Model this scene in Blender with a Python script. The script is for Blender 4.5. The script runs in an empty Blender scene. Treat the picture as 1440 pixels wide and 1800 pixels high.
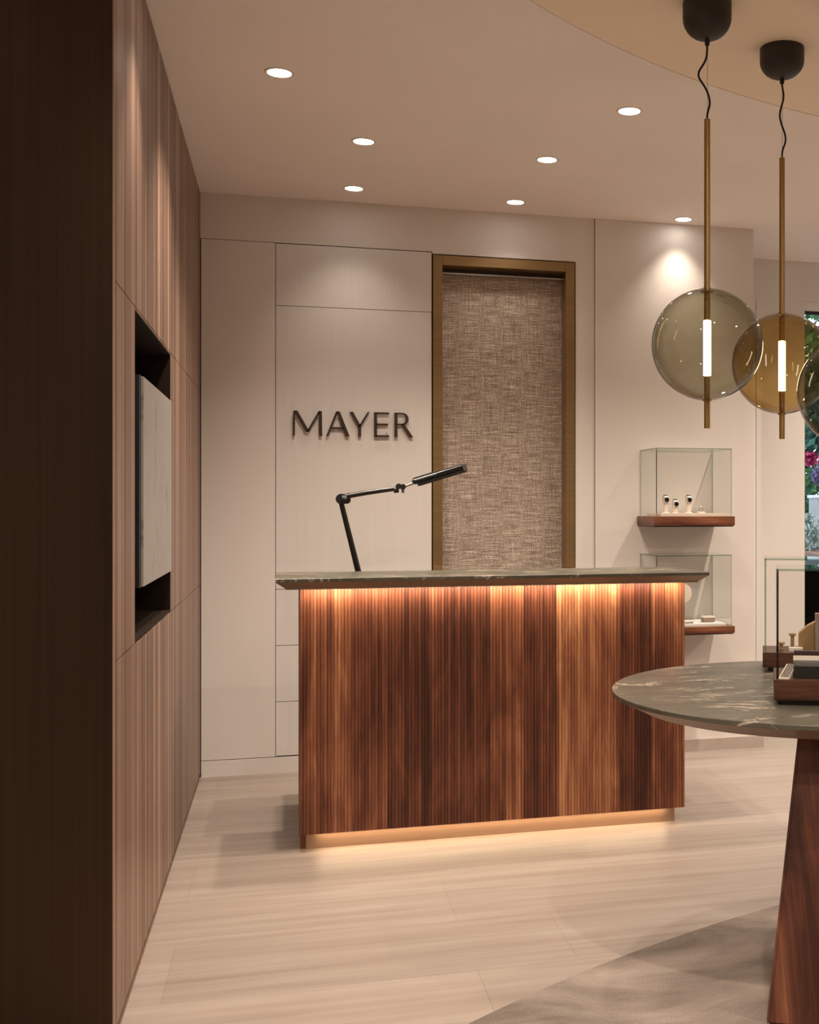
import bpy, bmesh, math, random
from mathutils import Vector, Matrix
random.seed(7)
PI = math.pi
S = bpy.context.scene
C = S.collection

# ------------------------------------------------------------------ camera, world, exposure
YAW = math.radians(15.905)
cam = bpy.data.cameras.new('camera')
cam.sensor_fit = 'HORIZONTAL'
cam.sensor_width = 36.0
cam.lens = 36.0 * 2081.0 / 1440.0
cam.shift_x = -380.0 / 1440.0
cam.shift_y = -12.0 / 1440.0
cam.clip_start = 0.05
camo = bpy.data.objects.new('camera', cam)
C.objects.link(camo)
camo.location = (0, 0, 1.3)
camo.rotation_euler = (PI / 2, 0, -YAW)
S.camera = camo

W = bpy.data.worlds.new('world')
S.world = W
W.use_nodes = True
bg = W.node_tree.nodes['Background']
bg.inputs[0].default_value = (0.70, 0.85, 1.0, 1)
bg.inputs[1].default_value = 1.6

S.view_settings.view_transform = 'Standard'
S.view_settings.look = 'None'
S.view_settings.gamma = 1
S.view_settings.use_curve_mapping = False
S.view_settings.exposure = 0.26

WARM = (1.0, 0.85, 0.715)
H = 2.795          # ceiling height
HD = 2.798         # recessed disc of the ceiling
YB = 5.99          # back wall
XL = -0.4046       # wood clad wall on the left
SPOT_W = 60.0

# ------------------------------------------------------------------ materials
def new_mat(name):
    m = bpy.data.materials.new(name)
    m.use_nodes = True
    nt = m.node_tree
    return m, nt, nt.nodes['Principled BSDF']

def N(nt, typ, **kw):
    n = nt.nodes.new(typ)
    for k, v in kw.items():
        setattr(n, k, v)
    return n

def L(nt, a, b):
    nt.links.new(a, b)

def ramp(nt, stops, interp='LINEAR'):
    r = N(nt, 'ShaderNodeValToRGB')
    e = r.color_ramp
    e.interpolation = interp
    while len(e.elements) < len(stops):
        e.elements.new(0.5)
    for i, (p, c) in enumerate(stops):
        e.elements[i].position = p
        e.elements[i].color = (c[0], c[1], c[2], 1)
    return r

def coords(nt, scale, loc=(0, 0, 0), rot=(0, 0, 0)):
    tc = N(nt, 'ShaderNodeTexCoord')
    mp = N(nt, 'ShaderNodeMapping')
    mp.inputs['Scale'].default_value = scale
    mp.inputs['Location'].default_value = loc
    mp.inputs['Rotation'].default_value = rot
    L(nt, tc.outputs['Object'], mp.inputs['Vector'])
    return mp.outputs['Vector']

def noise(nt, vec, scale=1.0, detail=4, rough=0.5, dist=0.0):
    n = N(nt, 'ShaderNodeTexNoise')
    n.inputs['Scale'].default_value = scale
    n.inputs['Detail'].default_value = detail
    n.inputs['Roughness'].default_value = rough
    n.inputs['Distortion'].default_value = dist
    L(nt, vec, n.inputs['Vector'])
    return n.outputs['Fac']

def math_n(nt, op, a, b=None, c=None):
    n = N(nt, 'ShaderNodeMath', operation=op)
    for i, v in enumerate((a, b, c)):
        if v is None:
            continue
        if isinstance(v, (int, float)):
            n.inputs[i].default_value = v
        else:
            L(nt, v, n.inputs[i])
    return n.outputs[0]

def bump(nt, bs, h, strength=0.2, dist=0.002):
    b = N(nt, 'ShaderNodeBump')
    b.inputs['Strength'].default_value = strength
    b.inputs['Distance'].default_value = dist
    L(nt, h, b.inputs['Height'])
    L(nt, b.outputs[0], bs.inputs['Normal'])

def plain(name, col, rough=0.5, metal=0.0, var=0.06, scale=(30, 30, 30), spec=0.5, coat=0.0):
    m, nt, b = new_mat(name)
    f = noise(nt, coords(nt, scale), 1.0, 3)
    r = ramp(nt, [(0.3, [c * (1 - var) for c in col]), (0.7, [min(1, c * (1 + var)) for c in col])])
    L(nt, f, r.inputs[0])
    L(nt, r.outputs[0], b.inputs['Base Color'])
    b.inputs['Roughness'].default_value = rough
    b.inputs['Metallic'].default_value = metal
    b.inputs['Specular IOR Level'].default_value = spec
    b.inputs['Coat Weight'].default_value = coat
    return m

def emit(name, col, strength):
    m, nt, b = new_mat(name)
    b.inputs['Base Color'].default_value = (0.8, 0.8, 0.8, 1)
    b.inputs['Emission Color'].default_value = (*col, 1)
    b.inputs['Emission Strength'].default_value = strength
    return m

M = {}
M['plaster'] = plain('wall_plaster', (0.77, 0.725, 0.68), 0.75, var=0.03, scale=(3, 3, 1), spec=0.2)
M['panel'] = plain('panel_lacquer', (0.75, 0.725, 0.69), 0.55, var=0.02, scale=(40, 40, 1.5), spec=0.3)
M['ceiling'] = plain('ceiling_paint', (0.89, 0.82, 0.77), 0.85, var=0.02, scale=(2, 2, 2), spec=0.1)
M['ceiling_disc'] = plain('ceiling_disc_paint', (0.90, 0.765, 0.61), 0.85, var=0.02, scale=(2, 2, 2), spec=0.1)
M['gap'] = plain('shadow_gap', (0.05, 0.038, 0.03), 0.8)
M['black'] = plain('black_satin', (0.009, 0.008, 0.008), 0.45)
M['black_gloss'] = plain('black_gloss', (0.009, 0.008, 0.008), 0.28)
M['canopy'] = plain('dark_brown_canopy', (0.022, 0.016, 0.013), 0.55)
M['cord'] = plain('black_cord', (0.006, 0.006, 0.006), 0.8)
M['wire'] = plain('steel_wire', (0.4, 0.36, 0.3), 0.3, metal=1)
M['brass'] = plain('brushed_brass', (0.34, 0.215, 0.08), 0.36, metal=0.85, scale=(200, 200, 4), var=0.12)
M['frame_bronze'] = plain('antique_brass_frame', (0.34, 0.225, 0.105), 0.38, metal=0.75, scale=(4, 4, 60), var=0.1)
M['chrome'] = plain('lamp_metal', (0.35, 0.33, 0.32), 0.25, metal=0.9)
M['letter'] = plain('letter_bronze', (0.075, 0.048, 0.036), 0.4, metal=0.5)
M['under'] = plain('bronze_chamfer', (0.24, 0.165, 0.115), 0.42, metal=0.35, var=0.08, scale=(60, 60, 60))
M['toe'] = plain('toe_kick_bronze', (0.36, 0.235, 0.16), 0.45, metal=0.2, var=0.06, scale=(2, 2, 90))
M['niche'] = plain('niche_dark_brown', (0.022, 0.013, 0.009), 0.6, spec=0.1)
M['gap_light'] = plain('board_joint', (0.16, 0.115, 0.09), 0.8)
M['rear'] = plain('dark_rear_wall', (0.10, 0.08, 0.065), 0.6)
M['plinth'] = plain('plinth_paint', (0.50, 0.43, 0.38), 0.7, var=0.03)
M['cream'] = plain('cream_leather', (0.80, 0.70, 0.60), 0.6, var=0.03)
M['taupe'] = plain('taupe_fabric', (0.30, 0.21, 0.17), 0.8, var=0.1, scale=(300, 300, 300))
M['tan'] = plain('tan_suede', (0.36, 0.22, 0.10), 0.8, var=0.08)
M['maroon'] = plain('maroon_board', (0.035, 0.010, 0.010), 0.5)
M['steel'] = plain('watch_steel', (0.55, 0.52, 0.5), 0.25, metal=1.0)
M['white'] = plain('white_paint', (0.8, 0.78, 0.76), 0.5, var=0.02)
M['ringwhite'] = plain('downlight_ring', (0.75, 0.68, 0.6), 0.5, var=0.02)
M['led'] = emit('downlight_lens', (1.0, 0.93, 0.84), 14.0)
M['tube'] = emit('pendant_tube', (1.0, 0.86, 0.66), 15.0)
M['strip'] = emit('led_strip', (1.0, 0.70, 0.42), 6.0)
M['concrete'] = plain('grey_concrete', (0.42, 0.43, 0.42), 0.85, var=0.12, scale=(12, 12, 12))
M['leaf'] = plain('green_leaf', (0.06, 0.17, 0.05), 0.5, var=0.5, scale=(9, 9, 9))
M['leaf_dark'] = plain('dark_teal_leaf', (0.035, 0.11, 0.075), 0.5, var=0.5, scale=(9, 9, 9))
M['leaf_pale'] = plain('pale_leaf', (0.50, 0.58, 0.52), 0.5, var=0.3, scale=(20, 20, 20))
M['violet'] = plain('violet_flower', (0.20, 0.17, 0.30), 0.7, var=0.35, scale=(60, 60, 60))
M['pink'] = plain('pink_flower', (0.55, 0.05, 0.16), 0.6, var=0.2, scale=(30, 30, 30))
M['bark'] = plain('bark', (0.09, 0.06, 0.04), 0.9, var=0.3)
M['ground'] = plain('outdoor_paving', (0.30, 0.29, 0.27), 0.9, var=0.15, scale=(4, 4, 4))
M['darkwood'] = plain('dark_outdoor_cabinet', (0.03, 0.025, 0.025), 0.5, var=0.3)

def veneer():
    # vertical striped walnut veneer of the left wall (stripes vary along Y)
    m, nt, b = new_mat('striped_veneer')
    f1 = noise(nt, coords(nt, (0, 22, 0.06)), 1.0, 4, 0.7)
    f2 = noise(nt, coords(nt, (0, 150, 0.5), (0, 3, 0)), 1.0, 2, 0.6)
    f3 = noise(nt, coords(nt, (0, 5, 0.05), (0, 9, 2)), 1.0, 1, 0.5)
    s = math_n(nt, 'MULTIPLY_ADD', f1, 0.55, math_n(nt, 'MULTIPLY', f2, 0.25))
    s = math_n(nt, 'MULTIPLY_ADD', f3, 0.20, s)
    r = ramp(nt, [(0.42, (0.085, 0.043, 0.028)), (0.48, (0.185, 0.108, 0.075)), (0.53, (0.27, 0.168, 0.12)), (0.59, (0.50, 0.34, 0.25))])
    L(nt, s, r.inputs[0])
    L(nt, r.outputs[0], b.inputs['Base Color'])
    b.inputs['Roughness'].default_value = 0.42
    b.inputs['Specular IOR Level'].default_value = 0.4
    bump(nt, b, f2, 0.12, 0.001)
    return m
M['veneer'] = veneer()

def walnut(name, ax=0, dark=1.0, board=7.6, flat=False):
    # laminated walnut: boards, long grain along Z, growth figure and a few knots
    m, nt, b = new_mat(name)
    tc = N(nt, 'ShaderNodeTexCoord')
    sep = N(nt, 'ShaderNodeSeparateXYZ')
    L(nt, tc.outputs['Object'], sep.inputs[0])
    x = sep.outputs[ax]
    z = sep.outputs[2]
    if flat:                       # grain running along X instead of Z
        x, z = sep.outputs[2], sep.outputs[0]
    wob = noise(nt, coords(nt, (3, 3, 1.2)), 1.0, 1)
    bd = math_n(nt, 'FLOOR', math_n(nt, 'MULTIPLY_ADD', x, board, 0.31))
    wn = N(nt, 'ShaderNodeTexWhiteNoise', noise_dimensions='1D')
    L(nt, bd, wn.inputs['W'])
    comb = N(nt, 'ShaderNodeCombineXYZ')
    L(nt, math_n(nt, 'MULTIPLY_ADD', wob, 0.05, x), comb.inputs[0])
    L(nt, math_n(nt, 'MULTIPLY', wn.outputs['Value'], 7.0), comb.inputs[1])
    L(nt, math_n(nt, 'MULTIPLY', z, 0.035), comb.inputs[2])
    n1 = noise(nt, comb.outputs[0], 22.0, 5, 0.7, 0.3)
    comb2 = N(nt, 'ShaderNodeCombineXYZ')
    L(nt, x, comb2.inputs[0])
    L(nt, math_n(nt, 'MULTIPLY', wn.outputs['Value'], 3.0), comb2.inputs[1])
    L(nt, math_n(nt, 'MULTIPLY', z, 0.010), comb2.inputs[2])
    n2 = noise(nt, comb2.outputs[0], 150.0, 3, 0.6)
    comb3 = N(nt, 'ShaderNodeCombineXYZ')
    L(nt, x, comb3.inputs[0])
    L(nt, wn.outputs['Value'], comb3.inputs[1])
    L(nt, math_n(nt, 'MULTIPLY', z, 0.28), comb3.inputs[2])
    n3 = noise(nt, comb3.outputs[0], 9.0, 3, 0.55, 1.2)
    s = math_n(nt, 'MULTIPLY', n1, 0.42)
    s = math_n(nt, 'MULTIPLY_ADD', n2, 0.12, s)
    s = math_n(nt, 'MULTIPLY_ADD', n3, 0.28, s)
    s = math_n(nt, 'MULTIPLY_ADD', wn.outputs['Value'], 0.20, s)
    wf = N(nt, 'ShaderNodeTexWhiteNoise', noise_dimensions='1D')
    L(nt, math_n(nt, 'FLOOR', math_n(nt, 'MULTIPLY_ADD', x, 79.74 if name == 'walnut_flutes' else 30.0, 0.5 if name == 'walnut_flutes' else 0.0)), wf.inputs['W'])
    s = math_n(nt, 'MULTIPLY_ADD', math_n(nt, 'SUBTRACT', wf.outputs['Value'], 0.5), 0.075 if name == 'walnut_flutes' else 0.0, s)
    d = dark
    r = ramp(nt, [(0.37, (0.060 * d, 0.018 * d, 0.010 * d)), (0.47, (0.155 * d, 0.050 * d, 0.026 * d)),
                  (0.56, (0.285 * d, 0.106 * d, 0.052 * d)), (0.67, (0.56 * d, 0.27 * d, 0.13 * d))])
    L(nt, s, r.inputs[0])
    L(nt, r.outputs[0], b.inputs['Base Color'])
    b.inputs['Roughness'].default_value = 0.4
    b.inputs['Specular IOR Level'].default_value = 0.4
    bump(nt, b, n2, 0.10, 0.001)
    return m
M['walnut'] = walnut('walnut_flutes')
M['walnut_side'] = walnut('walnut_side', ax=1)
M['walnut_leg'] = walnut('walnut_leg', dark=0.75, board=2.0)
M['walnut_shelf'] = walnut('walnut_shelf', dark=0.80, board=3.0, flat=True)
M['walnut_dark'] = walnut('walnut_dark', dark=0.24, board=3.0, flat=True)

def stone(name, base, vein, rough=0.3):
    m, nt, b = new_mat(name)
    v = coords(nt, (1.6, 4.2, 3.0), rot=(0, 0, 0.35))
    n1 = noise(nt, v, 1.6, 6, 0.6, 1.5)
    r1 = ramp(nt, [(0.35, [c * 0.72 for c in base]), (0.65, [c * 1.22 for c in base])])
    L(nt, n1, r1.inputs[0])
    n2 = noise(nt, v, 1.1, 7, 0.68, 2.2)
    k = math_n(nt, 'ABSOLUTE', math_n(nt, 'SUBTRACT', n2, 0.5))
    br = noise(nt, coords(nt, (5, 9, 5), (4, 1, 0), (0, 0, 0.4)), 1.0, 3, 0.6)
    thr = math_n(nt, 'MULTIPLY', math_n(nt, 'MAXIMUM', math_n(nt, 'SUBTRACT', br, 0.47), 0.0), 0.10)
    mask = math_n(nt, 'LESS_THAN', k, thr)
    mx = N(nt, 'ShaderNodeMix', data_type='RGBA')
    L(nt, math_n(nt, 'MULTIPLY', mask, 0.75), mx.inputs[0])
    L(nt, r1.outputs[0], mx.inputs[6])
    mx.inputs[7].default_value = (*vein, 1)
    L(nt, mx.outputs[2], b.inputs['Base Color'])
    b.inputs['Roughness'].default_value = rough
    return m
M['stone'] = stone('green_grey_stone', (0.085, 0.078, 0.056), (0.50, 0.42, 0.33), 0.36)

def marble():
    m, nt, b = new_mat('white_marble')
    n = noise(nt, coords(nt, (1, 5.5, 1.3), (0, 0.4, 0.3)), 1.0, 6, 0.55, 1.4)
    k = math_n(nt, 'ABSOLUTE', math_n(nt, 'SUBTRACT', n, 0.5))
    r = ramp(nt, [(0.0, (0.17, 0.15, 0.135)), (0.006, (0.25, 0.23, 0.215)), (0.02, (0.32, 0.30, 0.285)), (1.0, (0.32, 0.30, 0.285))])
    L(nt, k, r.inputs[0])
    L(nt, r.outputs[0], b.inputs['Base Color'])
    b.inputs['Roughness'].default_value = 0.3
    return m
M['marble'] = marble()

def floor_mat():
    m, nt, b = new_mat('travertine_floor')
    tc = N(nt, 'ShaderNodeTexCoord')
    mp = N(nt, 'ShaderNodeMapping')
    mp.inputs['Location'].default_value = (0.32, -3.70 + 0.0, 0)
    L(nt, tc.outputs['Object'], mp.inputs['Vector'])
    br = N(nt, 'ShaderNodeTexBrick', offset=0.26, offset_frequency=2)
    br.inputs['Scale'].default_value = 1.0
    br.inputs['Brick Width'].default_value = 1.12
    br.inputs['Row Height'].default_value = 0.405
    br.inputs['Mortar Size'].default_value = 0.0012
    br.inputs['Mortar Smooth'].default_value = 0.2
    br.inputs['Bias'].default_value = 0.0
    br.inputs['Color1'].default_value = (0.86, 0.86, 0.86, 1)
    br.inputs['Color2'].default_value = (1, 1, 1, 1)
    br.inputs['Mortar'].default_value = (0.72, 0.70, 0.68, 1)
    L(nt, mp.outputs[0], br.inputs['Vector'])
    n1 = noise(nt, coords(nt, (1.1, 26, 1)), 1.0, 5, 0.62, 0.5)
    n2 = noise(nt, coords(nt, (0.8, 6, 1), (3, 1, 0)), 1.0, 3, 0.5, 0.6)
    s = math_n(nt, 'MULTIPLY_ADD', n1, 0.6, math_n(nt, 'MULTIPLY', n2, 0.4))
    r = ramp(nt, [(0.34, (0.28, 0.222, 0.18)), (0.5, (0.34, 0.278, 0.233)), (0.66, (0.40, 0.338, 0.29))])
    L(nt, s, r.inputs[0])
    mx = N(nt, 'ShaderNodeMix', data_type='RGBA', blend_type='MULTIPLY')
    mx.inputs[0].default_value = 1.0
    L(nt, r.outputs[0], mx.inputs[6])
    L(nt, br.outputs['Color'], mx.inputs[7])
    L(nt, mx.outputs[2], b.inputs['Base Color'])
    b.inputs['Roughness'].default_value = 0.45
    b.inputs['Specular IOR Level'].default_value = 0.35
    return m
M['floor'] = floor_mat()

def rug_mat():
    m, nt, b = new_mat('mottled_rug')
    n1 = noise(nt, coords(nt, (2.2, 4.0, 1), rot=(0, 0, 0.5)), 1.0, 5, 0.6, 0.6)
    n2 = noise(nt, coords(nt, (170, 170, 1)), 1.0, 2)
    s = math_n(nt, 'MULTIPLY_ADD', n1, 0.8, math_n(nt, 'MULTIPLY', n2, 0.2))
    r = ramp(nt, [(0.36, (0.155, 0.125, 0.105)), (0.5, (0.26, 0.215, 0.182)), (0.66, (0.40, 0.33, 0.28))])
    L(nt, s, r.inputs[0])
    L(nt, r.outputs[0], b.inputs['Base Color'])
    b.inputs['Roughness'].default_value = 0.95
    b.inputs['Specular IOR Level'].default_value = 0.1
    bump(nt, b, n2, 0.5, 0.003)
    return m
M['rug'] = rug_mat()

def dark_metal():
    m, nt, b = new_mat('dark_patinated_bronze')
    n = noise(nt, coords(nt, (120, 120, 0.7)), 1.0, 3, 0.6)
    n2 = noise(nt, coords(nt, (5, 5, 0.5)), 1.0, 2)
    s = math_n(nt, 'MULTIPLY_ADD', n, 0.5, math_n(nt, 'MULTIPLY', n2, 0.5))
    r = ramp(nt, [(0.35, (0.050, 0.0305, 0.0185)), (0.65, (0.070, 0.044, 0.027))])
    L(nt, s, r.inputs[0])
    L(nt, r.outputs[0], b.inputs['Base Color'])
    b.inputs['Metallic'].default_value = 0.9
    b.inputs['Roughness'].default_value = 0.33
    return m
M['bronze'] = dark_metal()

def weave():
    m, nt, b = new_mat('woven_metal_mesh')
    h = noise(nt, coords(nt, (9, 1, 330)), 1.0, 3, 0.7)       # weft threads
    v = noise(nt, coords(nt, (300, 1, 7), (5, 0, 2)), 1.0, 3, 0.7)   # warp threads
    sp = noise(nt, coords(nt, (150, 1, 330), (1, 0, 7)), 1.0, 1, 0.5)
    s = math_n(nt, 'MULTIPLY_ADD', h, 0.45, math_n(nt, 'MULTIPLY', v, 0.25))
    s = math_n(nt, 'MULTIPLY_ADD', sp, 0.30, s)
    r = ramp(nt, [(0.41, (0.17, 0.13, 0.10)), (0.49, (0.40, 0.325, 0.26)), (0.55, (0.64, 0.55, 0.45)), (0.60, (1.0, 0.93, 0.82))])  # palest stop paints the sparkle of the metal into the thread colour
    L(nt, s, r.inputs[0])
    L(nt, r.outputs[0], b.inputs['Base Color'])
    b.inputs['Metallic'].default_value = 0.55
    b.inputs['Roughness'].default_value = 0.42
    bump(nt, b, s, 1.0, 0.006)
    return m
M['weave'] = weave()

def tinted(name, centre, edge, ior=1.45, gl=1.0):
    # thin blown glass: tint deepens where the shell is seen edge-on, mirror by Fresnel
    m = bpy.data.materials.new(name)
    m.use_nodes = True
    nt = m.node_tree
    nt.nodes.clear()
    out = N(nt, 'ShaderNodeOutputMaterial')
    lw = N(nt, 'ShaderNodeLayerWeight')
    lw.inputs['Blend'].default_value = 0.5
    mixc = lambda k: [a * (1 - k) + e * k for a, e in zip(centre, edge)]
    r = ramp(nt, [(0.0, centre), (0.35, mixc(.07)), (0.60, mixc(.26)), (0.85, mixc(.62)), (1.0, edge)])
    L(nt, lw.outputs['Facing'], r.inputs[0])
    tr = N(nt, 'ShaderNodeBsdfTransparent')
    L(nt, r.outputs[0], tr.inputs[0])
    gs = N(nt, 'ShaderNodeBsdfGlossy')
    gs.inputs['Roughness'].default_value = 0.02
    gs.inputs['Color'].default_value = (gl, gl, gl, 1)
    f0 = ((ior - 1) / (ior + 1)) ** 2
    fr = math_n(nt, 'MULTIPLY_ADD', math_n(nt, 'POWER', lw.outputs['Facing'], 5.0), 0.9 * (1 - f0), f0)
    mx = N(nt, 'ShaderNodeMixShader')
    L(nt, fr, mx.inputs[0])
    L(nt, tr.outputs[0], mx.inputs[1])
    L(nt, gs.outputs[0], mx.inputs[2])
    L(nt, mx.outputs[0], out.inputs[0])
    return m
M['smoke'] = tinted('smoke_glass', (0.74, 0.735, 0.64), (0.11, 0.09, 0.06))
M['amber'] = tinted('amber_glass', (0.80, 0.67, 0.42), (0.22, 0.10, 0.03))
M['clear'] = tinted('clear_glass', (0.994, 0.996, 0.993), (0.93, 0.965, 0.945), 1.18)
M['glass_edge'] = tinted('glass_edge', (0.62, 0.70, 0.64), (0.42, 0.52, 0.46), 1.3)

# ------------------------------------------------------------------ mesh helpers
def quadbox(bm, x0, x1, y0, y1, z0, z1, mi=0):
    vs = [bm.verts.new(p) for p in ((x0, y0, z0), (x1, y0, z0), (x1, y1, z0), (x0, y1, z0),
                                    (x0, y0, z1), (x1, y0, z1), (x1, y1, z1), (x0, y1, z1))]
    fs = [bm.faces.new([vs[i] for i in f]) for f in
          ((3, 2, 1, 0), (4, 5, 6, 7), (0, 1, 5, 4), (1, 2, 6, 5), (2, 3, 7, 6), (3, 0, 4, 7))]
    for f in fs:
        f.material_index = mi
    return vs, fs

def BM(*boxes, bev=0.0, seg=2):
    bm = bmesh.new()
    for b in boxes:
        quadbox(bm, *b)
    if bev:
        bmesh.ops.bevel(bm, geom=list(bm.edges), offset=bev, segments=seg, profile=0.7, affect='EDGES')
    return bm

def lathe(bm, prof, n=32, cx=0.0, cy=0.0, cap=True):
    rings = []
    for r, z in prof:
        if r < 1e-6:
            rings.append([bm.verts.new((cx, cy, z))])
        else:
            rings.append([bm.verts.new((cx + r * math.cos(2 * PI * i / n), cy + r * math.sin(2 * PI * i / n), z)) for i in range(n)])
    for a, b in zip(rings, rings[1:]):
        for i in range(n):
            j = (i + 1) % n
            if len(a) == 1 and len(b) == 1:
                continue
            if len(a) == 1:
                bm.faces.new((a[0], b[j], b[i]))
            elif len(b) == 1:
                bm.faces.new((a[i], a[j], b[0]))
            else:
                bm.faces.new((a[i], a[j], b[j], b[i]))
    if cap:
        if len(rings[0]) > 1:
            bm.faces.new(list(reversed(rings[0])))
        if len(rings[-1]) > 1:
            bm.faces.new(rings[-1])
    return bm

def tube(bm, pts, r, n=10):
    pts = [Vector(p) for p in pts]
    rs = r if isinstance(r, (list, tuple)) else [r] * len(pts)
    rings = []
    up = None
    for i, p in enumerate(pts):
        d = (pts[min(i + 1, len(pts) - 1)] - pts[max(i - 1, 0)]).normalized()
        if up is None:
            up = Vector((0, 1, 0)) if abs(d.y) < 0.9 else Vector((1, 0, 0))
        s = d.cross(up).normalized()
        u = s.cross(d).normalized()
        rings.append([bm.verts.new(p + rs[i] * (math.cos(2 * PI * k / n) * s + math.sin(2 * PI * k / n) * u)) for k in range(n)])
    for a, b in zip(rings, rings[1:]):
        for k in range(n):
            j = (k + 1) % n
            bm.faces.new((a[k], a[j], b[j], b[k]))
    bm.faces.new(list(reversed(rings[0])))
    bm.faces.new(rings[-1])
    return bm

def prism(bm, poly, y0, y1, mi=0):
    # polygon in X,Z extruded along Y
    a = [bm.verts.new((x, y0, z)) for x, z in poly]
    b = [bm.verts.new((x, y1, z)) for x, z in poly]
    n = len(poly)
    bm.faces.new(a)
    bm.faces.new(list(reversed(b)))
    for i in range(n):
        j = (i + 1) % n
        bm.faces.new((a[j], a[i], b[i], b[j]))
    return bm

def obj(name, bm, mats, parent=None, smooth=False, loc=(0, 0, 0), rot=None):
    bmesh.ops.recalc_face_normals(bm, faces=bm.faces)
    me = bpy.data.meshes.new(name)
    bm.to_mesh(me)
    bm.free()
    if not isinstance(mats, (list, tuple)):
        mats = [mats]
    for m in mats:
        me.materials.append(m)
    if smooth:
        me.polygons.foreach_set('use_smooth', [True] * len(me.polygons))
        try:
            me.set_sharp_from_angle(angle=math.radians(40))
        except Exception:
            pass
    o = bpy.data.objects.new(name, me)
    C.objects.link(o)
    o.location = loc
    if rot:
        o.rotation_euler = rot
    if parent:
        o.parent = parent
    return o

def tag(o, label, cat, group=None, kind=None):
    o['label'] = label
    o['category'] = cat
    if group:
        o['group'] = group
    if kind:
        o['kind'] = kind
    return o

def thing(name, label, cat, loc=(0, 0, 0), rotz=0.0, group=None):
    o = bpy.data.objects.new(name, None)
    o.empty_display_size = 0.05
    C.objects.link(o)
    o.location = loc
    o.rotation_euler = (0, 0, rotz)
    return tag(o, label, cat, group)

def struct(name, bm, m, label, cat, parent=None, smooth=False):
    o = obj(name, bm, m, parent, smooth)
    if not parent:
        tag(o, label, cat, kind='structure')
    return o

def copy_thing(root, loc, label, group=None):
    r = root.copy()
    C.objects.link(r)
    r.location = loc
    r['label'] = label
    if group:
        r['group'] = group
    def rec(src, dst):
        for ch in list(src.children):
            c = ch.copy()
            C.objects.link(c)
            c.parent = dst
            rec(ch, c)
    rec(root, r)
    return r

def spot(parent, loc, power, size_deg=95, blend=0.9, col=WARM, aim=(0, 0, -1), rad=0.03):
    l = bpy.data.lights.new('spot_light', 'SPOT')
    l.energy = power
    l.color = col
    l.spot_size = math.radians(size_deg)
    l.spot_blend = blend
    l.shadow_soft_size = rad
    o = bpy.data.objects.new('spot_light', l)
    C.objects.link(o)
    o.location = loc
    o.rotation_euler = Vector(aim).to_track_quat('-Z', 'Y').to_euler()
    o.parent = parent
    return o

def area(parent, loc, sx, sy, power, aim, col):
    l = bpy.data.lights.new('strip_light', 'AREA')
    l.shape = 'RECTANGLE'
    l.size = sx
    l.size_y = sy
    l.energy = power
    l.color = col
    o = bpy.data.objects.new('strip_light', l)
    C.objects.link(o)
    o.location = loc
    o.rotation_euler = aim
    o.parent = parent
    return o

# ------------------------------------------------------------------ structure
X0, X1, Y0, Y1 = -1.6, 6.6, -2.6, 6.69
struct('floor', BM((X0 - .1, X1 + .1, Y0 - .1, Y1 + .2, -0.08, 0.0)), M['floor'], 'pale travertine tiled floor', 'floor')

def ceiling():
    bm = bmesh.new()
    cx, cy, R, n = 2.885, 1.075, 3.237, 160
    rect = [bm.verts.new(p) for p in ((X0, Y0, H), (X1, Y0, H), (X1, Y1 + .1, H), (X0, Y1 + .1, H))]
    es = [bm.edges.new((rect[i], rect[(i + 1) % 4])) for i in range(4)]
    lo = [bm.verts.new((cx + R * math.cos(2 * PI * i / n), cy + R * math.sin(2 * PI * i / n), H)) for i in range(n)]
    es += [bm.edges.new((lo[i], lo[(i + 1) % n])) for i in range(n)]
    bmesh.ops.triangle_fill(bm, edges=es, use_beauty=True, use_dissolve=False)
    # make sure the disc itself stays open
    for f in list(bm.faces):
        c = f.calc_center_median()
        if math.hypot(c.x - cx, c.y - cy) < R * 0.97 and all(math.hypot(v.co.x - cx, v.co.y - cy) < R * 1.001 for v in f.verts):
            bm.faces.remove(f)
    hi = [bm.verts.new((v.co.x, v.co.y, HD)) for v in lo]
    for i in range(n):
        j = (i + 1) % n
        bm.faces.new((lo[i], lo[j], hi[j], hi[i]))
    o = struct('ceiling', bm, M['ceiling'], 'flat beige ceiling', 'ceiling')
    b2 = bmesh.new()
    b2.faces.new([b2.verts.new((cx + R * math.cos(2 * PI * i / n), cy + R * math.sin(2 * PI * i / n), HD)) for i in range(n)])
    obj('recessed_disc', b2, M['ceiling_disc'], o)
    obj('slab', BM((X0 - .1, X1 + .1, Y0 - .1, Y1 + .2, HD + 0.01, HD + 0.08)), M['ceiling'], o)
ceiling()

# walls out of the frame that close the shop
struct('wall_right', BM((X1, X1 + .1, Y0 - .1, Y1 + .2, 0, HD)), M['plaster'], 'plain beige right wall', 'wall')
struct('wall_front', BM((X0 - .1, X1 + .1, Y0 - .1, Y0, 0, HD)), M['rear'], 'dark brown wall behind the camera', 'wall')
struct('wall_entry', BM((X0 - .1, X0, Y0, 3.2, 0, HD)), M['plaster'], 'plain beige wall left of the entrance', 'wall')

# dark bronze clad end of the left wall, facing the camera
o = struct('wall_portal', BM((X0, XL - 0.003, 3.085, 3.15, 0, H)), M['bronze'], 'dark bronze clad wall end in the left foreground', 'wall')
obj('corner_trim', BM((XL - 0.003, XL + 0.0005, 3.083, 3.10, 0, H)), M['toe'], o)

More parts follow.
